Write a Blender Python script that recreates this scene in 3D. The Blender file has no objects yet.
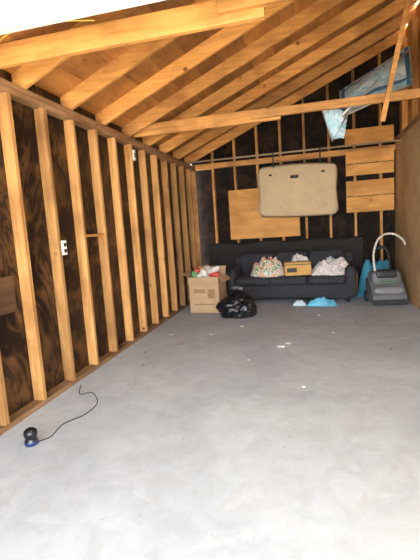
import bpy, bmesh, math, random
from mathutils import Vector, Matrix, noise
random.seed(7)
scn=bpy.context.scene
try:
    scn.view_settings.view_transform='Standard'
except Exception: pass

# ---------------------------------------------------------------- materials
def newmat(name):
    m=bpy.data.materials.new(name); m.use_nodes=True
    nt=m.node_tree; b=nt.nodes['Principled BSDF']
    return m,nt,b
def plain(name,col,rough=.6,metal=0,spec=.5,bump=0,bscale=60,var=.12):
    m,nt,b=newmat(name)
    b.inputs['Roughness'].default_value=rough; b.inputs['Metallic'].default_value=metal
    b.inputs['Specular IOR Level'].default_value=spec
    tc=nt.nodes.new('ShaderNodeTexCoord')
    n=nt.nodes.new('ShaderNodeTexNoise'); n.inputs['Scale'].default_value=bscale*.2; n.inputs['Detail'].default_value=4
    nt.links.new(tc.outputs['Object'],n.inputs['Vector'])
    r=nt.nodes.new('ShaderNodeValToRGB')
    r.color_ramp.elements[0].position=.3; r.color_ramp.elements[1].position=.7
    r.color_ramp.elements[0].color=[c*(1-var) for c in col]+[1]
    r.color_ramp.elements[1].color=[min(1,c*(1+var)) for c in col]+[1]
    nt.links.new(n.outputs['Fac'],r.inputs['Fac']); nt.links.new(r.outputs['Color'],b.inputs['Base Color'])
    if bump:
        n2=nt.nodes.new('ShaderNodeTexNoise'); n2.inputs['Scale'].default_value=bscale; n2.inputs['Detail'].default_value=5
        nt.links.new(tc.outputs['Object'],n2.inputs['Vector'])
        bp=nt.nodes.new('ShaderNodeBump'); bp.inputs['Strength'].default_value=bump; bp.inputs['Distance'].default_value=.01
        nt.links.new(n2.outputs['Fac'],bp.inputs['Height']); nt.links.new(bp.outputs['Normal'],b.inputs['Normal'])
    return m
def wood(name,c1,c2,scale,rough=.65,isl=.35,knots=True,blotch=.35):
    m,nt,b=newmat(name); L=nt.links
    tc=nt.nodes.new('ShaderNodeTexCoord'); geo=nt.nodes.new('ShaderNodeNewGeometry')
    mp=nt.nodes.new('ShaderNodeMapping'); mp.inputs['Scale'].default_value=scale
    off=nt.nodes.new('ShaderNodeVectorMath'); off.operation='MULTIPLY_ADD'
    cmb=nt.nodes.new('ShaderNodeCombineXYZ')
    for i in range(3): L.new(geo.outputs['Random Per Island'],cmb.inputs[i])
    L.new(cmb.outputs[0],off.inputs[0]); off.inputs[1].default_value=(37,53,71); L.new(tc.outputs['Object'],off.inputs[2])
    L.new(off.outputs[0],mp.inputs['Vector'])
    n=nt.nodes.new('ShaderNodeTexNoise'); n.inputs['Scale'].default_value=1; n.inputs['Detail'].default_value=8; n.inputs['Roughness'].default_value=.65; n.inputs['Distortion'].default_value=.8
    L.new(mp.outputs[0],n.inputs['Vector'])
    r=nt.nodes.new('ShaderNodeValToRGB'); r.color_ramp.elements[0].position=.32; r.color_ramp.elements[1].position=.66
    r.color_ramp.elements[0].color=(*c1,1); r.color_ramp.elements[1].color=(*c2,1)
    L.new(n.outputs['Fac'],r.inputs['Fac'])
    hs=nt.nodes.new('ShaderNodeHueSaturation')
    mr=nt.nodes.new('ShaderNodeMapRange'); mr.inputs[3].default_value=1-isl; mr.inputs[4].default_value=1+isl*.6
    L.new(geo.outputs['Random Per Island'],mr.inputs[0]); L.new(mr.outputs[0],hs.inputs['Value'])
    L.new(r.outputs['Color'],hs.inputs['Color'])
    last=hs.outputs['Color']
    nb=nt.nodes.new('ShaderNodeTexNoise'); nb.inputs['Scale'].default_value=2.4; nb.inputs['Detail'].default_value=4
    L.new(off.outputs[0],nb.inputs['Vector'])
    rb=nt.nodes.new('ShaderNodeValToRGB'); rb.color_ramp.elements[0].position=.34; rb.color_ramp.elements[1].position=.55
    rb.color_ramp.elements[0].color=(1-blotch,1-blotch*1.15,1-blotch*1.3,1); rb.color_ramp.elements[1].color=(1,1,1,1)
    L.new(nb.outputs['Fac'],rb.inputs['Fac'])
    mb=nt.nodes.new('ShaderNodeMixRGB'); mb.blend_type='MULTIPLY'; mb.inputs[0].default_value=1
    L.new(last,mb.inputs[1]); L.new(rb.outputs[0],mb.inputs[2]); last=mb.outputs[0]
    if knots:
        v=nt.nodes.new('ShaderNodeTexVoronoi'); v.inputs['Scale'].default_value=3.2
        L.new(off.outputs[0],v.inputs['Vector'])
        kr=nt.nodes.new('ShaderNodeValToRGB'); kr.color_ramp.elements[0].position=.03; kr.color_ramp.elements[1].position=.10
        kr.color_ramp.elements[0].color=(.22,.14,.08,1); kr.color_ramp.elements[1].color=(1,1,1,1)
        L.new(v.outputs['Distance'],kr.inputs['Fac'])
        mx=nt.nodes.new('ShaderNodeMixRGB'); mx.blend_type='MULTIPLY'; mx.inputs[0].default_value=1
        L.new(last,mx.inputs[1]); L.new(kr.outputs[0],mx.inputs[2]); last=mx.outputs[0]
    L.new(last,b.inputs['Base Color']); b.inputs['Roughness'].default_value=rough
    bp=nt.nodes.new('ShaderNodeBump'); bp.inputs['Strength'].default_value=.2; bp.inputs['Distance'].default_value=.005
    L.new(n.outputs['Fac'],bp.inputs['Height']); L.new(bp.outputs[0],b.inputs['Normal'])
    return m
def multi(name,cols,scale,rough=.9,bump=.3):
    m,nt,b=newmat(name); L=nt.links
    tc=nt.nodes.new('ShaderNodeTexCoord')
    v=nt.nodes.new('ShaderNodeTexNoise'); v.inputs['Scale'].default_value=scale; v.inputs['Detail'].default_value=2; v.inputs['Distortion'].default_value=1.2
    L.new(tc.outputs['Object'],v.inputs['Vector'])
    r=nt.nodes.new('ShaderNodeValToRGB'); cr=r.color_ramp; cr.interpolation='CONSTANT'
    k=len(cols)
    cr.elements[0].position=0; cr.elements[0].color=(*cols[0],1)
    cr.elements[1].position=.3+.4/k; cr.elements[1].color=(*cols[1],1)
    for i in range(2,k):
        e=cr.elements.new(.3+.4*i/k); e.color=(*cols[i],1)
    L.new(v.outputs['Fac'],r.inputs['Fac']); L.new(r.outputs[0],b.inputs['Base Color']); b.inputs['Roughness'].default_value=rough
    return m

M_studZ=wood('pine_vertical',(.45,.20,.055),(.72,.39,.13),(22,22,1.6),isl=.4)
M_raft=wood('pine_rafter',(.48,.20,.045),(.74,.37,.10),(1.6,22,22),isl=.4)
M_plateY=wood('pine_lengthwise',(.24,.125,.055),(.40,.23,.11),(22,1.6,22))
M_backst=wood('old_pine_vertical',(.46,.19,.045),(.72,.36,.09),(22,22,1.6))
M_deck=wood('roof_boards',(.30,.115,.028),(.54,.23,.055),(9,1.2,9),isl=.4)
M_ply=wood('orange_plywood',(.62,.27,.05),(.82,.41,.10),(1.5,9,7),isl=.12,blotch=.2)
M_osb=wood('tan_wall_board',(.54,.32,.14),(.68,.44,.22),(8,8,7),isl=.12,knots=False,blotch=.2)
M_oldbr=wood('dark_board',(.07,.03,.012),(.14,.07,.03),(4,2,14),isl=.2)

def sheath(name,cA,cB,sc,rough=.42):
    m,nt,b=newmat(name); L=nt.links
    tc=nt.nodes.new('ShaderNodeTexCoord'); mp=nt.nodes.new('ShaderNodeMapping'); mp.inputs['Scale'].default_value=sc
    L.new(tc.outputs['Object'],mp.inputs['Vector'])
    n=nt.nodes.new('ShaderNodeTexNoise'); n.inputs['Scale'].default_value=1.3; n.inputs['Detail'].default_value=3; n.inputs['Distortion'].default_value=1.5
    L.new(mp.outputs[0],n.inputs['Vector'])
    w=nt.nodes.new('ShaderNodeMath'); w.operation='SINE'; m1=nt.nodes.new('ShaderNodeMath'); m1.operation='MULTIPLY'; m1.inputs[1].default_value=60
    L.new(n.outputs['Fac'],m1.inputs[0]); L.new(m1.outputs[0],w.inputs[0])
    n2=nt.nodes.new('ShaderNodeTexNoise'); n2.inputs['Scale'].default_value=2.8; n2.inputs['Detail'].default_value=9; n2.inputs['Roughness'].default_value=.6
    L.new(tc.outputs['Object'],n2.inputs['Vector'])
    mm=nt.nodes.new('ShaderNodeMath'); mm.operation='MULTIPLY_ADD'; mm.inputs[1].default_value=.08
    L.new(w.outputs[0],mm.inputs[0]); L.new(n2.outputs['Fac'],mm.inputs[2])
    r=nt.nodes.new('ShaderNodeValToRGB'); r.color_ramp.elements[0].position=.45; r.color_ramp.elements[1].position=.68
    r.color_ramp.elements[0].color=(*cA,1); r.color_ramp.elements[1].color=(*cB,1)
    L.new(mm.outputs[0],r.inputs['Fac']); L.new(r.outputs[0],b.inputs['Base Color']); b.inputs['Roughness'].default_value=rough
    b.inputs['Specular IOR Level'].default_value=.25
    return m
M_sh=sheath('dark_sheathing',(.009,.004,.003),(.12,.055,.020),(1,1.6,.8),.5)
M_shb=sheath('black_sheathing',(.009,.005,.003),(.038,.019,.010),(1,1,1),.8)

def concrete(name,base,dark):
    m,nt,b=newmat(name); L=nt.links
    tc=nt.nodes.new('ShaderNodeTexCoord')
    def nz(s,d,dist=0,ro=.5,vec=None):
        n=nt.nodes.new('ShaderNodeTexNoise'); n.inputs['Scale'].default_value=s; n.inputs['Detail'].default_value=d; n.inputs['Distortion'].default_value=dist; n.inputs['Roughness'].default_value=ro
        L.new(vec or tc.outputs['Object'],n.inputs['Vector']); return n
    def ramp(src,p0,p1,c0,c1):
        r=nt.nodes.new('ShaderNodeValToRGB'); r.color_ramp.elements[0].position=p0; r.color_ramp.elements[1].position=p1
        r.color_ramp.elements[0].color=(*c0,1); r.color_ramp.elements[1].color=(*c1,1); L.new(src,r.inputs['Fac']); return r.outputs[0]
    def mix(bt,f,a,c):
        x=nt.nodes.new('ShaderNodeMixRGB'); x.blend_type=bt
        if isinstance(f,float): x.inputs[0].default_value=f
        else: L.new(f,x.inputs[0])
        L.new(a,x.inputs[1])
        if isinstance(c,tuple): x.inputs[2].default_value=(*c,1)
        else: L.new(c,x.inputs[2])
        return x.outputs[0]
    g=lambda v:(v,v,v)
    col=ramp(nz(.8,7,.6,.6).outputs['Fac'],.34,.62,dark,base)
    n2=nz(6,9,.8,.65)
    col=mix('MULTIPLY',.9,col,ramp(n2.outputs['Fac'],.35,.6,g(.84),g(1.0)))
    col=mix('MIX',ramp(nz(2.2,12,2.0,.7).outputs['Fac'],.56,.70,g(0),g(.45)),col,(.74,.78,.81))
    mp=nt.nodes.new('ShaderNodeMapping'); mp.inputs['Scale'].default_value=(1,.35,1); mp.inputs['Rotation'].default_value=(0,0,.5); L.new(tc.outputs['Object'],mp.inputs['Vector'])
    col=mix('MIX',ramp(nz(5,10,1.5,.7,mp.outputs[0]).outputs['Fac'],.60,.68,g(0),g(.35)),col,(.42,.42,.42))
    col=mix('MIX',ramp(nz(13,6,.3,.6).outputs['Fac'],.66,.72,g(0),g(.5)),col,(.33,.30,.28))
    L.new(col,b.inputs['Base Color'])
    b.inputs['Roughness'].default_value=.58
    bp=nt.nodes.new('ShaderNodeBump'); bp.inputs['Strength'].default_value=.18; bp.inputs['Distance'].default_value=.01
    L.new(n2.outputs['Fac'],bp.inputs['Height']); L.new(bp.outputs[0],b.inputs['Normal'])
    return m
M_floor=concrete('garage_concrete',(.60,.66,.71),(.46,.51,.57))
M_drive=concrete('driveway_concrete',(.68,.66,.62),(.58,.56,.52))

# ---------------------------------------------------------------- mesh builder
class MB:
    def __init__(s,name,mats,parent=None,bevel=0,smooth=False):
        s.name=name; s.mats=mats if isinstance(mats,(list,tuple)) else [mats]; s.bm=bmesh.new(); s.parent=parent; s.bevel=bevel; s.smooth=smooth
    def add(s,verts,faces,mat=0):
        vs=[s.bm.verts.new(v) for v in verts]
        for f in faces:
            try:
                fc=s.bm.faces.new([vs[i] for i in f]); fc.material_index=mat
            except ValueError: pass
        return vs
    def box(s,lo,hi,mat=0,M=None):
        x0,y0,z0=lo; x1,y1,z1=hi
        v=[Vector(p) for p in [(x0,y0,z0),(x1,y0,z0),(x1,y1,z0),(x0,y1,z0),(x0,y0,z1),(x1,y0,z1),(x1,y1,z1),(x0,y1,z1)]]
        if M: v=[M@p for p in v]
        s.add(v,[(0,3,2,1),(4,5,6,7),(0,1,5,4),(1,2,6,5),(2,3,7,6),(3,0,4,7)],mat)
    def beam(s,p,q,w,h,mat=0,up=(0,0,1)):
        p=Vector(p);q=Vector(q);d=(q-p);L=d.length;d.normalize()
        side=d.cross(Vector(up)).normalized(); u=side.cross(d)
        M=Matrix((( d.x,side.x,u.x,p.x),(d.y,side.y,u.y,p.y),(d.z,side.z,u.z,p.z),(0,0,0,1)))
        s.box((0,-w/2,-h/2),(L,w/2,h/2),mat,M)
    def prism(s,poly,axis,a,b,mat=0):
        def P(u,v,w):
            return {'y':(u,w,v),'x':(w,u,v),'z':(u,v,w)}[axis]
        n=len(poly)
        s.add([P(u,v,a) for u,v in poly]+[P(u,v,b) for u,v in poly],
              [tuple(range(n)),tuple(range(2*n-1,n-1,-1))]+[(i,(i+1)%n,n+(i+1)%n,n+i) for i in range(n)],mat)
    def cushion(s,c,size,mat=0,r=.3,puff=.12,M=None,n=12,nz=0,seed=0):
        M=M or Matrix.Identity(4)
        vmap={};hs=Vector(size)/2; m=min(hs)*r*2 if r<1 else min(hs)
        m=min(m,min(hs)*.999)
        def pt(p):
            q=Vector((p[0]*hs.x,p[1]*hs.y,p[2]*hs.z))
            inner=Vector([max(-hs[i]+m,min(hs[i]-m,q[i])) for i in range(3)])
            d=q-inner
            if d.length>1e-9: q=inner+d.normalized()*min(m,d.length)
            q.z*=1+puff*(1-p[0]**2)*(1-p[1]**2)
            q.y*=1+puff*.3*(1-p[0]**2)*(1-p[2]**2)
            if nz:
                g=q*5+Vector((seed,seed*2,0)); q+=Vector((noise.noise(g),noise.noise(g+Vector((9,0,0))),noise.noise(g+Vector((0,9,0)))))*nz
            return M@(q+Vector(c))
        def key(p): return tuple(round(x,4) for x in p)
        def vert(p):
            k=key(p)
            if k not in vmap: vmap[k]=s.bm.verts.new(pt(p))
            return vmap[k]
        for ax in range(3):
            for sg in (-1,1):
                for i in range(n):
                    for j in range(n):
                        cs=[]
                        for (a,b) in ((i,j),(i+1,j),(i+1,j+1),(i,j+1)):
                            p=[0,0,0]; p[ax]=sg; p[(ax+1)%3]=-1+2*a/n; p[(ax+2)%3]=-1+2*b/n; cs.append(vert(p))
                        if sg<0: cs.reverse()
                        f=s.bm.faces.new(cs); f.material_index=mat; f.smooth=True
    def tube(s,pts,r,mat=0,seg=10,closed=False,caps=True):
        pts=[Vector(p) for p in pts]; n=len(pts); rings=[]
        rr=r if isinstance(r,(list,tuple)) else [r]*n
        prev=None
        for i,p in enumerate(pts):
            a=pts[(i-1)%n] if (closed or i>0) else p; b=pts[(i+1)%n] if (closed or i<n-1) else p
            t=(b-a).normalized()
            if prev is None:
                u=t.cross(Vector((0,0,1)))
                if u.length<.05: u=t.cross(Vector((1,0,0)))
                u.normalize()
            else:
                u=prev-t*prev.dot(t); u.normalize()
            prev=u; w=t.cross(u)
            rings.append([s.bm.verts.new(p+(u*math.cos(2*math.pi*k/seg)+w*math.sin(2*math.pi*k/seg))*rr[i]) for k in range(seg)])
        m=n if closed else n-1
        for i in range(m):
            A=rings[i];B=rings[(i+1)%n]
            for k in range(seg):
                f=s.bm.faces.new([A[k],A[(k+1)%seg],B[(k+1)%seg],B[k]]); f.material_index=mat; f.smooth=True
        if caps and not closed:
            for R in (rings[0],rings[-1]):
                try: f=s.bm.faces.new(R); f.material_index=mat
                except ValueError: pass
    def lathe(s,c,prof,mat=0,seg=28,M=None):
        rings=[]; M=M or Matrix.Identity(4)
        for (r,z) in prof:
            rings.append([s.bm.verts.new(M@Vector((c[0]+r*math.cos(2*math.pi*k/seg),c[1]+r*math.sin(2*math.pi*k/seg),c[2]+z))) for k in range(seg)])
        for i in range(len(rings)-1):
            mi=mat[i] if isinstance(mat,list) else mat
            for k in range(seg):
                f=s.bm.faces.new([rings[i][k],rings[i][(k+1)%seg],rings[i+1][(k+1)%seg],rings[i+1][k]]); f.material_index=mi; f.smooth=True
        for R in (rings[0],rings[-1]):
            f=s.bm.faces.new(R); f.material_index=mat[0] if isinstance(mat,list) else mat
    def sheet(s,fn,nu,nv,mat=0,thick=0):
        g=[[s.bm.verts.new(fn(i/nu,j/nv)) for j in range(nv+1)] for i in range(nu+1)]
        for i in range(nu):
            for j in range(nv):
                f=s.bm.faces.new([g[i][j],g[i+1][j],g[i+1][j+1],g[i][j+1]]); f.material_index=mat; f.smooth=True
    def done(s,solid=0):
        bmesh.ops.recalc_face_normals(s.bm,faces=s.bm.faces[:])
        me=bpy.data.meshes.new(s.name); s.bm.to_mesh(me); s.bm.free()
        o=bpy.data.objects.new(s.name,me); scn.collection.objects.link(o)
        for m in s.mats: me.materials.append(m)
        if solid:
            md=o.modifiers.new('thickness','SOLIDIFY'); md.thickness=solid; md.offset=0
        if s.bevel:
            md=o.modifiers.new('bevel','BEVEL'); md.width=s.bevel; md.segments=2; md.limit_method='ANGLE'; md.angle_limit=math.radians(50)
        if s.parent: o.parent=s.parent
        return o
def empty(name,loc=(0,0,0),rz=0):
    e=bpy.data.objects.new(name,None); scn.collection.objects.link(e); e.location=loc; e.rotation_euler=(0,0,rz); e.empty_display_size=.1
    return e
def smoothpath(pts,n=8):
    pts=[Vector(p) for p in pts]; out=[]
    P=[pts[0]]+pts+[pts[-1]]
    for i in range(1,len(P)-2):
        for k in range(n):
            t=k/n; a,b,c,d=P[i-1],P[i],P[i+1],P[i+2]
            out.append(.5*((2*b)+(-a+c)*t+(2*a-5*b+4*c-d)*t*t+(-a+3*b-3*c+d)*t**3))
    out.append(pts[-1]); return out

# ---------------------------------------------------------------- dimensions
LX=-2.03; RX=1.36; BY=7.40; FY=-0.35; H=2.38; SL=.43; SW=.089; RH=.15
def roofz(x): return H+SL*(x-LX)

b=MB('floor',M_floor); b.box((LX-.12,FY,-.12),(RX+.12,BY+.12,0)); b.done()
b=MB('driveway',M_drive); b.box((-12,-16,-.16),(12,FY,-.02)); b.done()

# left wall
b=MB('wall_left',[M_sh,M_studZ,M_plateY,M_oldbr])
b.box((LX-SW-.015,FY,0),(LX-SW,BY,H+.3),0)
b.box((LX-SW,FY,0),(LX,BY,.04),2)
b.box((LX-SW,FY,H-.04),(LX,BY,H),2); b.box((LX-SW,FY,H-.083),(LX,BY,H-.043),2)
y=2.6-.406*7
while y<BY-.02:
    b.box((LX-SW,y-.02,.04),(LX,y+.02,H-.083),1); y+=.406
b.box((LX-SW,BY-.05,.04),(LX,BY-.01,H-.083),1)
b.box((LX-SW,1.85,.70),(LX-SW+.02,2.16,1.03),3)
b.box((LX-SW,2.23,.76),(LX-SW+.02,2.50,1.02),3)
b.bevel=.003; b.done()

# back wall
b=MB('wall_back',[M_shb,M_backst,M_raft])
b.prism([(LX-.1,0),(RX+.1,0),(RX+.1,roofz(RX+.1)+RH),(LX-.1,roofz(LX-.1)+RH)],'y',BY+SW,BY+SW+.015,0)
b.box((LX,BY,0),(RX,BY+SW,.04),1)
b.box((LX,BY-.0,H-.06),(RX,BY+SW,H+.03),2)
x=LX+.02+.30
while x<RX:
    b.box((x-.02,BY,.04),(x+.02,BY+SW,H-.06),1)
    z1=roofz(x)+RH-.02
    if z1>H+.08: b.prism([(x-.02,H+.03),(x+.02,H+.03),(x+.02,z1+.015),(x-.02,z1)],'y',BY+.02,BY+SW,1)
    x+=.406
b.bevel=.003; b.done()

# right wall
b=MB('wall_right',[M_osb,M_plateY,M_backst])
b.box((RX,FY,0),(RX+.015,BY+.1,2.44),0)
b.box((RX,FY,2.44),(RX+.09,BY+.1,2.52),1)
b.box((RX+.075,FY,2.52),(RX+.09,BY+.1,roofz(RX)+RH),2)
y=.2
while y<BY:
    b.box((RX,y-.02,2.52),(RX+.075,y+.02,roofz(RX)-.02),2); y+=.61
b.done()

# front wall with door opening
b=MB('wall_front',[M_osb])
b.box((LX-.1,FY-.12,0),(LX+.12,FY,H+.1)); b.box((RX-.10,FY-.12,0),(RX+.1,FY,H+.1))
b.prism([(LX-.1,H+.05),(RX+.1,H+.05),(RX+.1,roofz(RX)+RH),(LX-.1,roofz(LX)+RH)],'y',FY-.12,FY)
b.done()

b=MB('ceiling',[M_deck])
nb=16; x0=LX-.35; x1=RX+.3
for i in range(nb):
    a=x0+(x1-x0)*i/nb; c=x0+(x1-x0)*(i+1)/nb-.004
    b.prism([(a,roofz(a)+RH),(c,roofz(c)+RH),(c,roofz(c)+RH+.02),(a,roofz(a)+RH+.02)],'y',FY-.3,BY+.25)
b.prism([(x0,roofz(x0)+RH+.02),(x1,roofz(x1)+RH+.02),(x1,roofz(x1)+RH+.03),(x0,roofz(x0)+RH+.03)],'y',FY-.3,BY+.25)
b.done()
b=MB('roof_rafters',[M_raft])
y=.35
while y<BY:
    b.prism([(LX-.2,roofz(LX-.2)),(RX+.1,roofz(RX+.1)),(RX+.1,roofz(RX+.1)+RH),(LX-.2,roofz(LX-.2)+RH)],'y',y-.019,y+.019)
    y+=.61
b.bevel=.003; b.done()

def joist(name,segs):
    b=MB(name,[M_raft]); b.bevel=.003
    for s in segs: b.box(*s)
    return b.done()
joist('ceiling_joist',[((LX-.05,2.48,H+.04),(-.22,2.52,H+.18)),((-.48,2.44,H+.09),(RX,2.48,H+.18))])
joist('ceiling_joist',[((LX-.05,4.80,H+.03),(-.30,4.84,H+.17)),((-.62,4.76,H+.06),(RX,4.80,H+.15))])

# overhead garage door
M_white=plain('white_painted_steel',(.88,.87,.80),.45,var=.03)
M_steel=plain('galvanised_steel',(.55,.55,.54),.35,metal=.8)
E=empty('door_1')
b=MB('door_panels',[M_white],parent=E); b.bevel=.004
for i in range(4):
    ya=.25+i*.475
    b.box((-1.80,ya,2.425),(1.15,ya+.465,2.455))
    for k in range(3): b.box((-1.78,ya+.07+k*.14,2.415),(1.13,ya+.12+k*.14,2.425))
b.done()
b=MB('door_track',[M_steel],parent=E)
for xx in (-1.86,1.18):
    b.box((xx,-.2,2.40),(xx+.05,2.27,2.405)); b.box((xx,-.2,2.40),(xx+.004,2.27,2.44)); b.box((xx,-.2,2.437),(xx+.03,2.27,2.442))
b.done()

b=MB('wood_brace',[M_raft]); b.bevel=.003
b.beam((.74,4.72,2.24),(1.06,4.72,3.66),.04,.05); b.done()
b=MB('conduit_pipe',[plain('brown_pipe',(.40,.30,.18),.6)])
b.tube([(LX,6.95,H+.012),(RX,6.95,H+.012)],.014); b.done()

b=MB('plywood_sheet',[M_ply]); b.bevel=.003
b.box((-1.44,BY-.014,1.02),(-.20,BY-.001,1.90)); b.done()
b=MB('wall_boards',[M_ply]); b.bevel=.003
for (z0,z1) in ((1.36,1.62),(1.63,1.88),(1.97,2.15),(2.16,2.36)):
    b.box((.58,BY-.02,z0),(RX-.03,BY-.001,z1))
b.box((.58,BY-.02,2.45),(RX-.03,BY+.018,2.72))
b.done()
b=MB('black_tarp',[plain('black_poly',(.016,.012,.009),.8,bump=.3,bscale=9)])
b.sheet(lambda u,v: Vector((-1.85+2.7*u, BY-.012-.010*noise.noise(Vector((u*14,v*4,0))), .30+.66*v+.01*math.sin(u*20)*v)),80,16)
b.done(.004)

# headliner, hung from the conduit by straps
M_head=plain('tan_headliner',(.62,.47,.28),.9,bump=.2,bscale=30,var=.08)
M_hole=plain('dark_plastic',(.03,.025,.02),.6)
E=empty('car_headliner')
hb=MB('headliner_shell',[M_head],parent=E)
HZ=1.775; HY=7.02
def hl(u,v):
    x=-1+2*u; z=-1+2*v
    k=.18
    ax,az=abs(x),abs(z)
    cx=max(0,ax-(1-k)); cz=max(0,az-(1-k*1.6))
    X=x; Z=z
    if cx>0 and cz>0:
        dx=cx/k; dz=cz/(k*1.6); m=max(dx,dz); l=math.hypot(dx,dz); s=m/l
        X=math.copysign((1-k)+dx*s*k,x); Z=math.copysign((1-k*1.6)+dz*s*k*1.6,z)
    wtop=1.0-.05*(1-abs(Z))
    bulge=.10*(1-X*X)*(1-Z*Z)+.035*max(0,1-((abs(X)-.0)/.35)**2)*max(0,-Z)
    rim=.04 if max(abs(x),abs(z))>.97 else 0
    zc=HZ+.405*Z + (.035*(1-X*X) if Z>0 else -.02*(1-X*X)*-Z)-.02*X
    return Vector((-.215+.655*X*wtop, HY-bulge+rim, zc))
hb.sheet(hl,48,32,0); hb.done(.006)
b=MB('headliner_details',[M_hole,M_head],parent=E); b.bevel=.004
b.cushion((-.25,HY-.10,HZ+.22),(.13,.02,.05),0,r=.5,puff=0,n=6)
b.cushion((-.64,HY-.05,HZ+.28),(.05,.02,.03),0,r=.5,puff=0,n=4)
b.cushion((.20,HY-.05,HZ+.27),(.05,.02,.03),0,r=.5,puff=0,n=4)
b.cushion((-.57,HY-.055,HZ-.25),(.20,.012,.08),1,r=.5,puff=0,n=6)
b.cushion((.15,HY-.055,HZ-.27),(.20,.012,.08),1,r=.5,puff=0,n=6)
for xx in (-.58,.16): b.box((xx-.012,6.93,HZ+.39),(xx+.012,6.936,H+.03),0)
b.done()

# sofa
M_sofa=plain('charcoal_fabric',(.040,.040,.048),.9,bump=.4,bscale=160,var=.2)
M_leg=plain('black_leg',(.02,.018,.016),.5)
S=empty('sofa',(-.37,6.90,0),math.radians(-3.5))
w=2.04; d=.80
b=MB('base',[M_sofa],parent=S); b.cushion((0,.02,.17),(w-.04,d-.04,.24),0,r=.22,puff=0,n=14); b.done()
b=MB('seat_cushions',[M_sofa],parent=S)
for i in range(3):
    b.cushion((-.58+.58*i,-.10,.345),(.585,.60,.14),0,r=.42,puff=.16,n=14,nz=.006,seed=i)
b.done()
b=MB('back_cushions',[M_sofa],parent=S)
for i in range(3):
    M=Matrix.Translation((-.58+.58*i,.24,.57))@Matrix.Rotation(math.radians(-78),4,'X')
    b.cushion((0,0,0),(.585,.40,.17),0,r=.45,puff=.16,M=M,n=14,nz=.006,seed=i+5)
b.done()
b=MB('back_frame',[M_sofa],parent=S); b.cushion((0,.33,.41),(w-.04,.12,.64),0,r=.4,puff=0,n=12); b.done()
b=MB('arms',[M_sofa],parent=S)
for s in (-1,1): b.cushion((s*(w/2-.08),-.01,.31),(.17,d-.04,.48),0,r=.45,puff=.05,n=12)
b.done()
b=MB('legs',[M_leg],parent=S)
for sx in (-.9,.9):
    for sy in (-.33,.33): b.lathe((sx,sy,0),[(.018,0),(.022,.02),(.03,.08)],0,12)
b.done()

M_quilt=multi('floral_print',[(.85,.82,.76),(.14,.34,.14),(.86,.84,.80),(.75,.28,.08),(.87,.84,.80),(.80,.50,.16),(.16,.22,.18)],9)
M_fl=multi('white_floral_cloth',[(.84,.80,.78),(.86,.82,.80),(.68,.50,.40),(.86,.82,.80),(.55,.55,.50),(.84,.80,.76)],7)
M_wh=plain('white_cloth',(.80,.76,.70),.9,bump=.4,bscale=20)
M_card=plain('cardboard',(.54,.36,.20),.85,var=.08,bscale=30)
M_card2=plain('orange_cardboard',(.66,.38,.11),.85,var=.08,bscale=30)
def heap(name,c,sx,sy,h,mat,seed,amp=.5,rz=0,n=40,flat=2.6,fq=1):
    b=MB(name,[mat])
    def fn(u,v):
        r=u; t=v*2*math.pi
        rad=1+.18*noise.noise(Vector((math.cos(t)*1.5+seed,math.sin(t)*1.5,seed)))
        x=r*math.cos(t)*sx*rad; y=r*math.sin(t)*sy*rad
        z=h*(1-r**flat)
        q=Vector((x*9*fq+seed,y*9*fq,seed)); f=noise.noise(q)+.6*abs(noise.noise(q*2.1))
        z=z*(1+amp*f*.8) + (.012 if r<.98 else 0)
        ca,sa=math.cos(rz),math.sin(rz)
        return Vector((c[0]+x*ca-y*sa,c[1]+x*sa+y*ca,c[2]+max(0,z)))
    b.sheet(fn,n//2,n*2)
    bmesh.ops.remove_doubles(b.bm,verts=b.bm.verts[:],dist=.0005)
    return b.done(.006)
heap('floral_blanket',(-.72,6.78,.415),.32,.22,.21,M_quilt,3,1.0,flat=3,fq=1.3)
heap('patterned_blanket',(.29,6.74,.415),.36,.23,.19,M_fl,8,.8,flat=2.6,fq=1.3)
E=empty('shipping_box',(-.245,6.68,.43),math.radians(6))
b=MB('carton',[M_card2],parent=E); b.bevel=.003
b.box((-.20,-.13,0),(.20,.11,.20)); b.box((-.202,-.132,.20),(.202,-.012,.204)); b.box((-.202,-.008,.20),(.202,.112,.204)); b.done()
b=MB('label',[M_hole],parent=E); b.box((-.17,-.134,.05),(-.02,-.131,.12)); b.box((-.198,-.134,.165),(.198,-.131,.178)); b.done()
heap('white_shirt',(-.22,6.91,.44),.20,.09,.22,M_wh,12,.6,flat=5)

# cardboard box with stuff
E=empty('cardboard_box',(-1.58,6.03,0),math.radians(-4))
b=MB('box_walls',[M_card],parent=E)
X,Y,Z=.235,.20,.54
b.box((-X,-Y,0),(X,Y,.006))
b.box((-X,-Y,0),(X,-Y+.006,Z)); b.box((-X,Y-.006,0),(X,Y,Z)); b.box((-X,-Y,0),(-X+.006,Y,Z)); b.box((X-.006,-Y,0),(X,Y,Z))
b.beam((0,-Y,Z),(0,-Y-.03,Z-.10),X*2,.005); b.beam((-X,0,Z),(-X-.10,0,Z+.06),Y*2,.005); b.beam((X,0,Z),(X+.08,0,Z-.08),Y*2,.005); b.beam((0,Y,Z),(0,Y+.05,Z+.12),X*2,.005)
b.done()
b=MB('printed_panel',[plain('brown_print',(.36,.20,.10),.8)],parent=E)
b.box((-.16,-Y-.001,.30),(.02,-Y+.001,.36)); b.box((-.16,-Y-.001,.12),(.16,-Y+.001,.14)); b.box((.06,-Y-.001,.22),(.17,-Y+.001,.36)); b.done()
cols=[(.6,.08,.05),(.75,.72,.66),(.15,.35,.12),(.75,.45,.12),(.7,.68,.62)]
b=MB('box_contents',[plain('contents_%d'%i,c,.8,bump=.3) for i,c in enumerate(cols)],parent=E)
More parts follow.
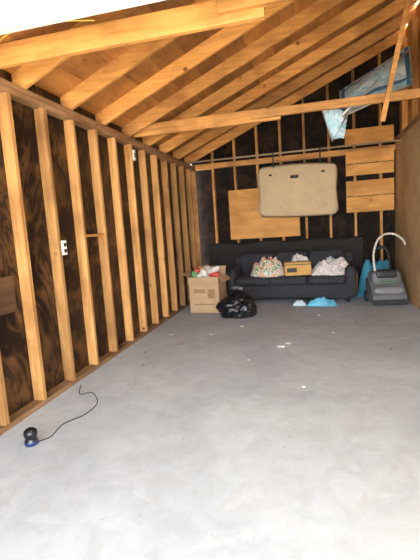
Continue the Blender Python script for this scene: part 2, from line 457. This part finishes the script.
for i in range(14):
    M=Matrix.Translation((random.uniform(-.15,.15),random.uniform(-.12,.1),Z+.01+random.uniform(-.04,.10)))@Matrix.Rotation(random.uniform(-.8,.8),4,'Y')@Matrix.Rotation(random.uniform(0,3),4,'Z')
    b.cushion((0,0,0),(.17,.12,.09),i%5,r=.45,puff=.2,M=M,n=6,nz=.02,seed=i)
b.done()

# garbage bag
M_bag=plain('black_bag_plastic',(.010,.010,.012),.32,spec=.5,bump=.7,bscale=26)
b=MB('garbage_bag',[M_bag])
bm=b.bm; bmesh.ops.create_icosphere(bm,subdivisions=5,radius=1)
for v in bm.verts:
    p=v.co.copy(); t=math.atan2(p.y,p.x)
    q=p*1.7+Vector((4,1,2))
    fold=.16*noise.noise(q)+.16*abs(noise.noise(q*2.1))+.09*abs(noise.noise(q*4.5))
    fold+=.05*math.sin(t*11+4*noise.noise(q))*max(0,p.z)
    r=.92+fold
    k=1-.22*max(0,p.z)
    x=p.x*r*.29*k; y=p.y*r*.22*k; z=p.z*r
    z=(max(z,-.55)+.55)*.22
    if p.z>.86:
        kk=(p.z-.86)/.14; x*=(1-.6*kk); y*=(1-.6*kk); z+=kk*kk*.05
    v.co=Vector((x-1.06+.05*z,y+5.60,max(.003,z)))
for f in bm.faces: f.smooth=True
for s in (-1,1):
    b.cushion((-1.05+s*.045,5.60,.40),(.10,.03,.07),0,r=.5,puff=.1,n=6,nz=.03,seed=s)
b.done()

M_cy=plain('blue_plastic',(.12,.48,.68),.35,bump=.4,bscale=20,var=.3)
M_cy2=plain('pale_blue_plastic',(.55,.68,.74),.4,bump=.4,bscale=20,var=.2)
heap('blue_plastic_bag',(.12,6.26,0),.22,.07,.08,M_cy,21,1.2,fq=1.6)
heap('clear_plastic_bag',(-.22,6.30,0),.10,.06,.06,M_cy2,25,1.2)
heap('blue_tote_bag',(.98,7.04,0),.27,.20,.50,plain('blue_nylon',(.04,.26,.38),.6,bump=.4,bscale=14,var=.4),31,.35,flat=5)

# carpet cleaner
M_gr=plain('grey_plastic',(.17,.17,.175),.45,var=.08); M_dk=plain('charcoal_plastic',(.035,.035,.038),.35)
M_tank=plain('smoky_tank',(.24,.25,.25),.2); M_hose=plain('pale_hose',(.72,.66,.56),.5); M_red=plain('green_trim',(.10,.22,.10),.4)
E=empty('carpet_cleaner',(1.02,6.40,0),math.radians(6))
b=MB('body',[M_gr,M_dk,M_tank,M_red],parent=E); b.bevel=.006
b.prism([(-.24,.02),(.20,.02),(.22,.10),(.21,.36),(.05,.38),(-.12,.26),(-.25,.14)],'x',-.23,.23,0)
b.cushion((0,-.13,.19),(.42,.16,.14),2,r=.4,puff=.1,n=10)
b.cushion((0,.05,.37),(.42,.26,.20),0,r=.3,puff=.08,n=10)
b.cushion((0,.0,.43),(.30,.20,.12),1,r=.35,puff=.1,n=10)
b.box((-.235,-.26,.015),(.235,-.235,.09),1); b.box((-.12,-.15,.31),(.12,-.135,.34),3)
b.done()
b=MB('wheels',[M_dk],parent=E)
for s in (-1,1):
    M=Matrix.Translation((s*.24,.12,.09))@Matrix.Rotation(math.radians(90),4,'Y')
    b.lathe((0,0,-.02),[(.03,0),(.085,0),(.09,.01),(.09,.03),(.085,.04),(.03,.04)],0,24,M)
b.done()
b=MB('handle',[M_dk,M_gr],parent=E)
for s in (-1,1): b.tube(smoothpath([(s*.11,.10,.40),(s*.11,.17,.58),(s*.10,.22,.72),(s*.06,.24,.80),(0,.25,.82)],6),.014,0)
b.tube([(-.07,.24,.80),(.07,.24,.80)],.02,0)
b.done()
b=MB('hose',[M_hose],parent=E)
hp=smoothpath([(-.13,.02,.44),(-.16,0,.70),(-.10,.04,.90),(.00,.05,1.0),(.14,.04,1.0),(.25,.02,.92),(.28,.0,.84)],14)
b.tube(hp,[.015+.003*math.sin(i*1.9) for i in range(len(hp))],0,10); b.done()

# blue folding chair up in the rafters
M_bf=multi('pale_blue_print',[(.36,.60,.70),(.42,.66,.76),(.56,.74,.80),(.34,.58,.70),(.66,.78,.80),(.30,.54,.66)],3,.8); M_bl=plain('dark_blue_webbing',(.05,.16,.28),.7)
E=empty('folding_beach_chair')
def CH(u,v,o=0):
    A=Vector((.36,5.10,2.42)); B=Vector((1.12,5.15,2.68)); C=Vector((1.22,5.75,3.28)); D=Vector((.40,5.70,2.86))
    p=(A*(1-u)+B*u)*(1-v)+(D*(1-u)+C*u)*v
    n=(B-A).cross(D-A).normalized()
    return p+n*(o+.08*math.sin(math.pi*u)*math.sin(math.pi*v)+.03*noise.noise(Vector((u*5,v*5,0))))
b=MB('fabric',[M_bf],parent=E); b.sheet(lambda u,v: CH(u,v),30,24); b.done(.004)
b=MB('webbing',[M_bl],parent=E)
for v0 in (.14,.84): b.sheet(lambda u,v,v0=v0: CH(u,v0+.05*v,.012),30,2)
for u0 in (.02,.93): b.sheet(lambda u,v,u0=u0: CH(u0+.05*v,u,.012),30,2)
b.done(.004)
b=MB('frame',[M_steel],parent=E)
b.tube([CH(0,0),CH(1,0),CH(1,1),CH(0,1)],.014,closed=True); b.tube([CH(0,.0)+Vector((0,-.05,-.0)),CH(1,.9)+Vector((0,-.08,0))],.012)
b.tube([CH(0,.6),Vector((.14,5.2,2.62)),Vector((.26,5.05,2.16)),Vector((.40,5.05,2.38)),CH(.1,0)],.012)
b.done()
b=MB('hanging_fabric',[M_bf,M_bl],parent=E)
b.sheet(lambda u,v: Vector((.14+.30*u+(.11-.16*u)*v,5.10-.03*v+.02*math.sin(u*8),2.62-.16*u-(.44-.16*u)*v)),12,12); b.done(.004)

E=empty('electrical_box')
b=MB('box_body',[M_white],parent=E); b.bevel=.004
b.box((LX-.06,3.03,1.12),(LX+.012,3.085,1.24)); b.done()
b=MB('receptacles',[M_hole],parent=E); b.box((LX+.012,3.04,1.14),(LX+.015,3.075,1.17)); b.box((LX+.012,3.04,1.19),(LX+.015,3.075,1.22)); b.done()
b=MB('junction_box',[M_white,M_hole]); b.bevel=.004
b.box((LX-.05,4.65,2.12),(LX+.012,4.71,2.24)); b.box((LX+.012,4.665,2.15),(LX+.015,4.695,2.21),1); b.done()
b=MB('wood_block',[M_backst]); b.bevel=.003; b.box((LX-.07,3.43,1.255),(LX-.005,3.79,1.28)); b.done()
M_yel=plain('yellow_cable',(.65,.50,.08),.5)
b=MB('electrical_cable',[M_yel])
b.tube(smoothpath([(-2.0,2.46,2.44),(-1.9,2.44,2.57),(-1.6,2.42,2.60),(-1.3,2.45,2.575),(-1.25,2.46,2.57)],8),.005,0,6); b.done()
b=MB('wall_cable',[plain('white_cable',(.7,.68,.6),.5)])
b.tube(smoothpath([(LX-.03,3.03,1.24),(LX-.035,3.03,1.7),(LX-.03,3.03,2.29)],8),.005,0,6)
b.done()

M_blk=plain('glossy_black',(.012,.012,.016),.25); M_bt=plain('blue_ring',(.02,.03,.12),.3)
c=(-1.74,2.05,0)
E=empty('portable_speaker')
b=MB('speaker_body',[M_blk,M_bt],parent=E)
b.lathe(c,[(.030,0),(.040,.003),(.042,.018),(.040,.030),(.034,.040),(.034,.048),(.038,.058),(.042,.075),(.038,.092),(.024,.104),(.008,.108)],[0,1,1,0,0,0,0,0,0,0],28)
b.done()
b=MB('cord',[M_blk],parent=E)
b.tube(smoothpath([(c[0]+.04,c[1],.02),(-1.67,2.15,.005),(-1.69,2.31,.005),(-1.62,2.45,.005),(-1.61,2.60,.005),(-1.66,2.72,.005),(-1.78,2.84,.005),(-1.86,2.80,.005),(-1.96,2.98,.006)],10),.003,0,6); b.done()
M_lit=plain('white_paper',(.85,.85,.82),.8)
b=MB('paper_scraps',[M_lit,plain('brown_scrap',(.20,.14,.09),.8)])
for k,(x,y,s) in enumerate(((-.35,4.15,.04),(-.28,4.26,.03),(-.62,3.7,.014),(.5,5.2,.014),(-.1,3.1,.012),(-1.2,4.6,.018),(-1.45,4.2,.010),(.2,4.7,.016),(-.9,5.0,.02),(.7,4.1,.010),(-1.6,3.5,.010),(-1.7,4.6,.02),(.05,5.6,.02),(-1.75,3.9,.012))):
    b.cushion((x,y,.005),(s*2,s*1.3,.009),1 if k in (3,6,9,10,13) else 0,r=.4,puff=.2,n=4,nz=.003,seed=x)
b.done()

# ---------------------------------------------------------------- light
w=bpy.data.worlds.new('sky'); scn.world=w; w.use_nodes=True
nt=w.node_tree; bg=nt.nodes['Background']; bg.inputs['Strength'].default_value=1
tc=nt.nodes.new('ShaderNodeTexCoord'); sp=nt.nodes.new('ShaderNodeSeparateXYZ'); nt.links.new(tc.outputs['Generated'],sp.inputs[0])
mr=nt.nodes.new('ShaderNodeMapRange'); mr.inputs[1].default_value=.10; mr.inputs[2].default_value=.62; mr.inputs[3].default_value=19; mr.inputs[4].default_value=4.4
nt.links.new(sp.outputs['Z'],mr.inputs[0]); nt.links.new(mr.outputs[0],bg.inputs['Strength'])
cr=nt.nodes.new('ShaderNodeValToRGB'); cr.color_ramp.elements[0].color=(.88,.93,1,1); cr.color_ramp.elements[1].color=(.60,.78,1,1); cr.color_ramp.elements[1].position=.8
nt.links.new(sp.outputs['Z'],cr.inputs['Fac']); nt.links.new(cr.outputs[0],bg.inputs['Color'])
sl=bpy.data.lights.new('sun','SUN'); sl.energy=56; sl.angle=.02; sl.color=(1,.89,.68)
so=bpy.data.objects.new('sun',sl); scn.collection.objects.link(so)
so.rotation_euler=(math.radians(27),0,math.radians(-12)); so.location=(0,-6,8)

# ---------------------------------------------------------------- camera
yaw,pitch,roll,f,h=.2499,.1282,-.0652,409.2,1.2728
fw=Vector((-math.sin(yaw)*math.cos(pitch),math.cos(yaw)*math.cos(pitch),-math.sin(pitch)))
rt=Vector((math.cos(yaw),math.sin(yaw),0)); up=rt.cross(fw)
r2=rt*math.cos(roll)+up*math.sin(roll); u2=-rt*math.sin(roll)+up*math.cos(roll)
cd=bpy.data.cameras.new('camera'); cam=bpy.data.objects.new('camera',cd); scn.collection.objects.link(cam)
cd.sensor_fit='VERTICAL'; cd.sensor_height=36; cd.lens=36*f/560; cd.clip_start=.02
cam.matrix_world=Matrix(((r2.x,u2.x,-fw.x,0),(r2.y,u2.y,-fw.y,0),(r2.z,u2.z,-fw.z,h),(0,0,0,1)))
scn.camera=cam
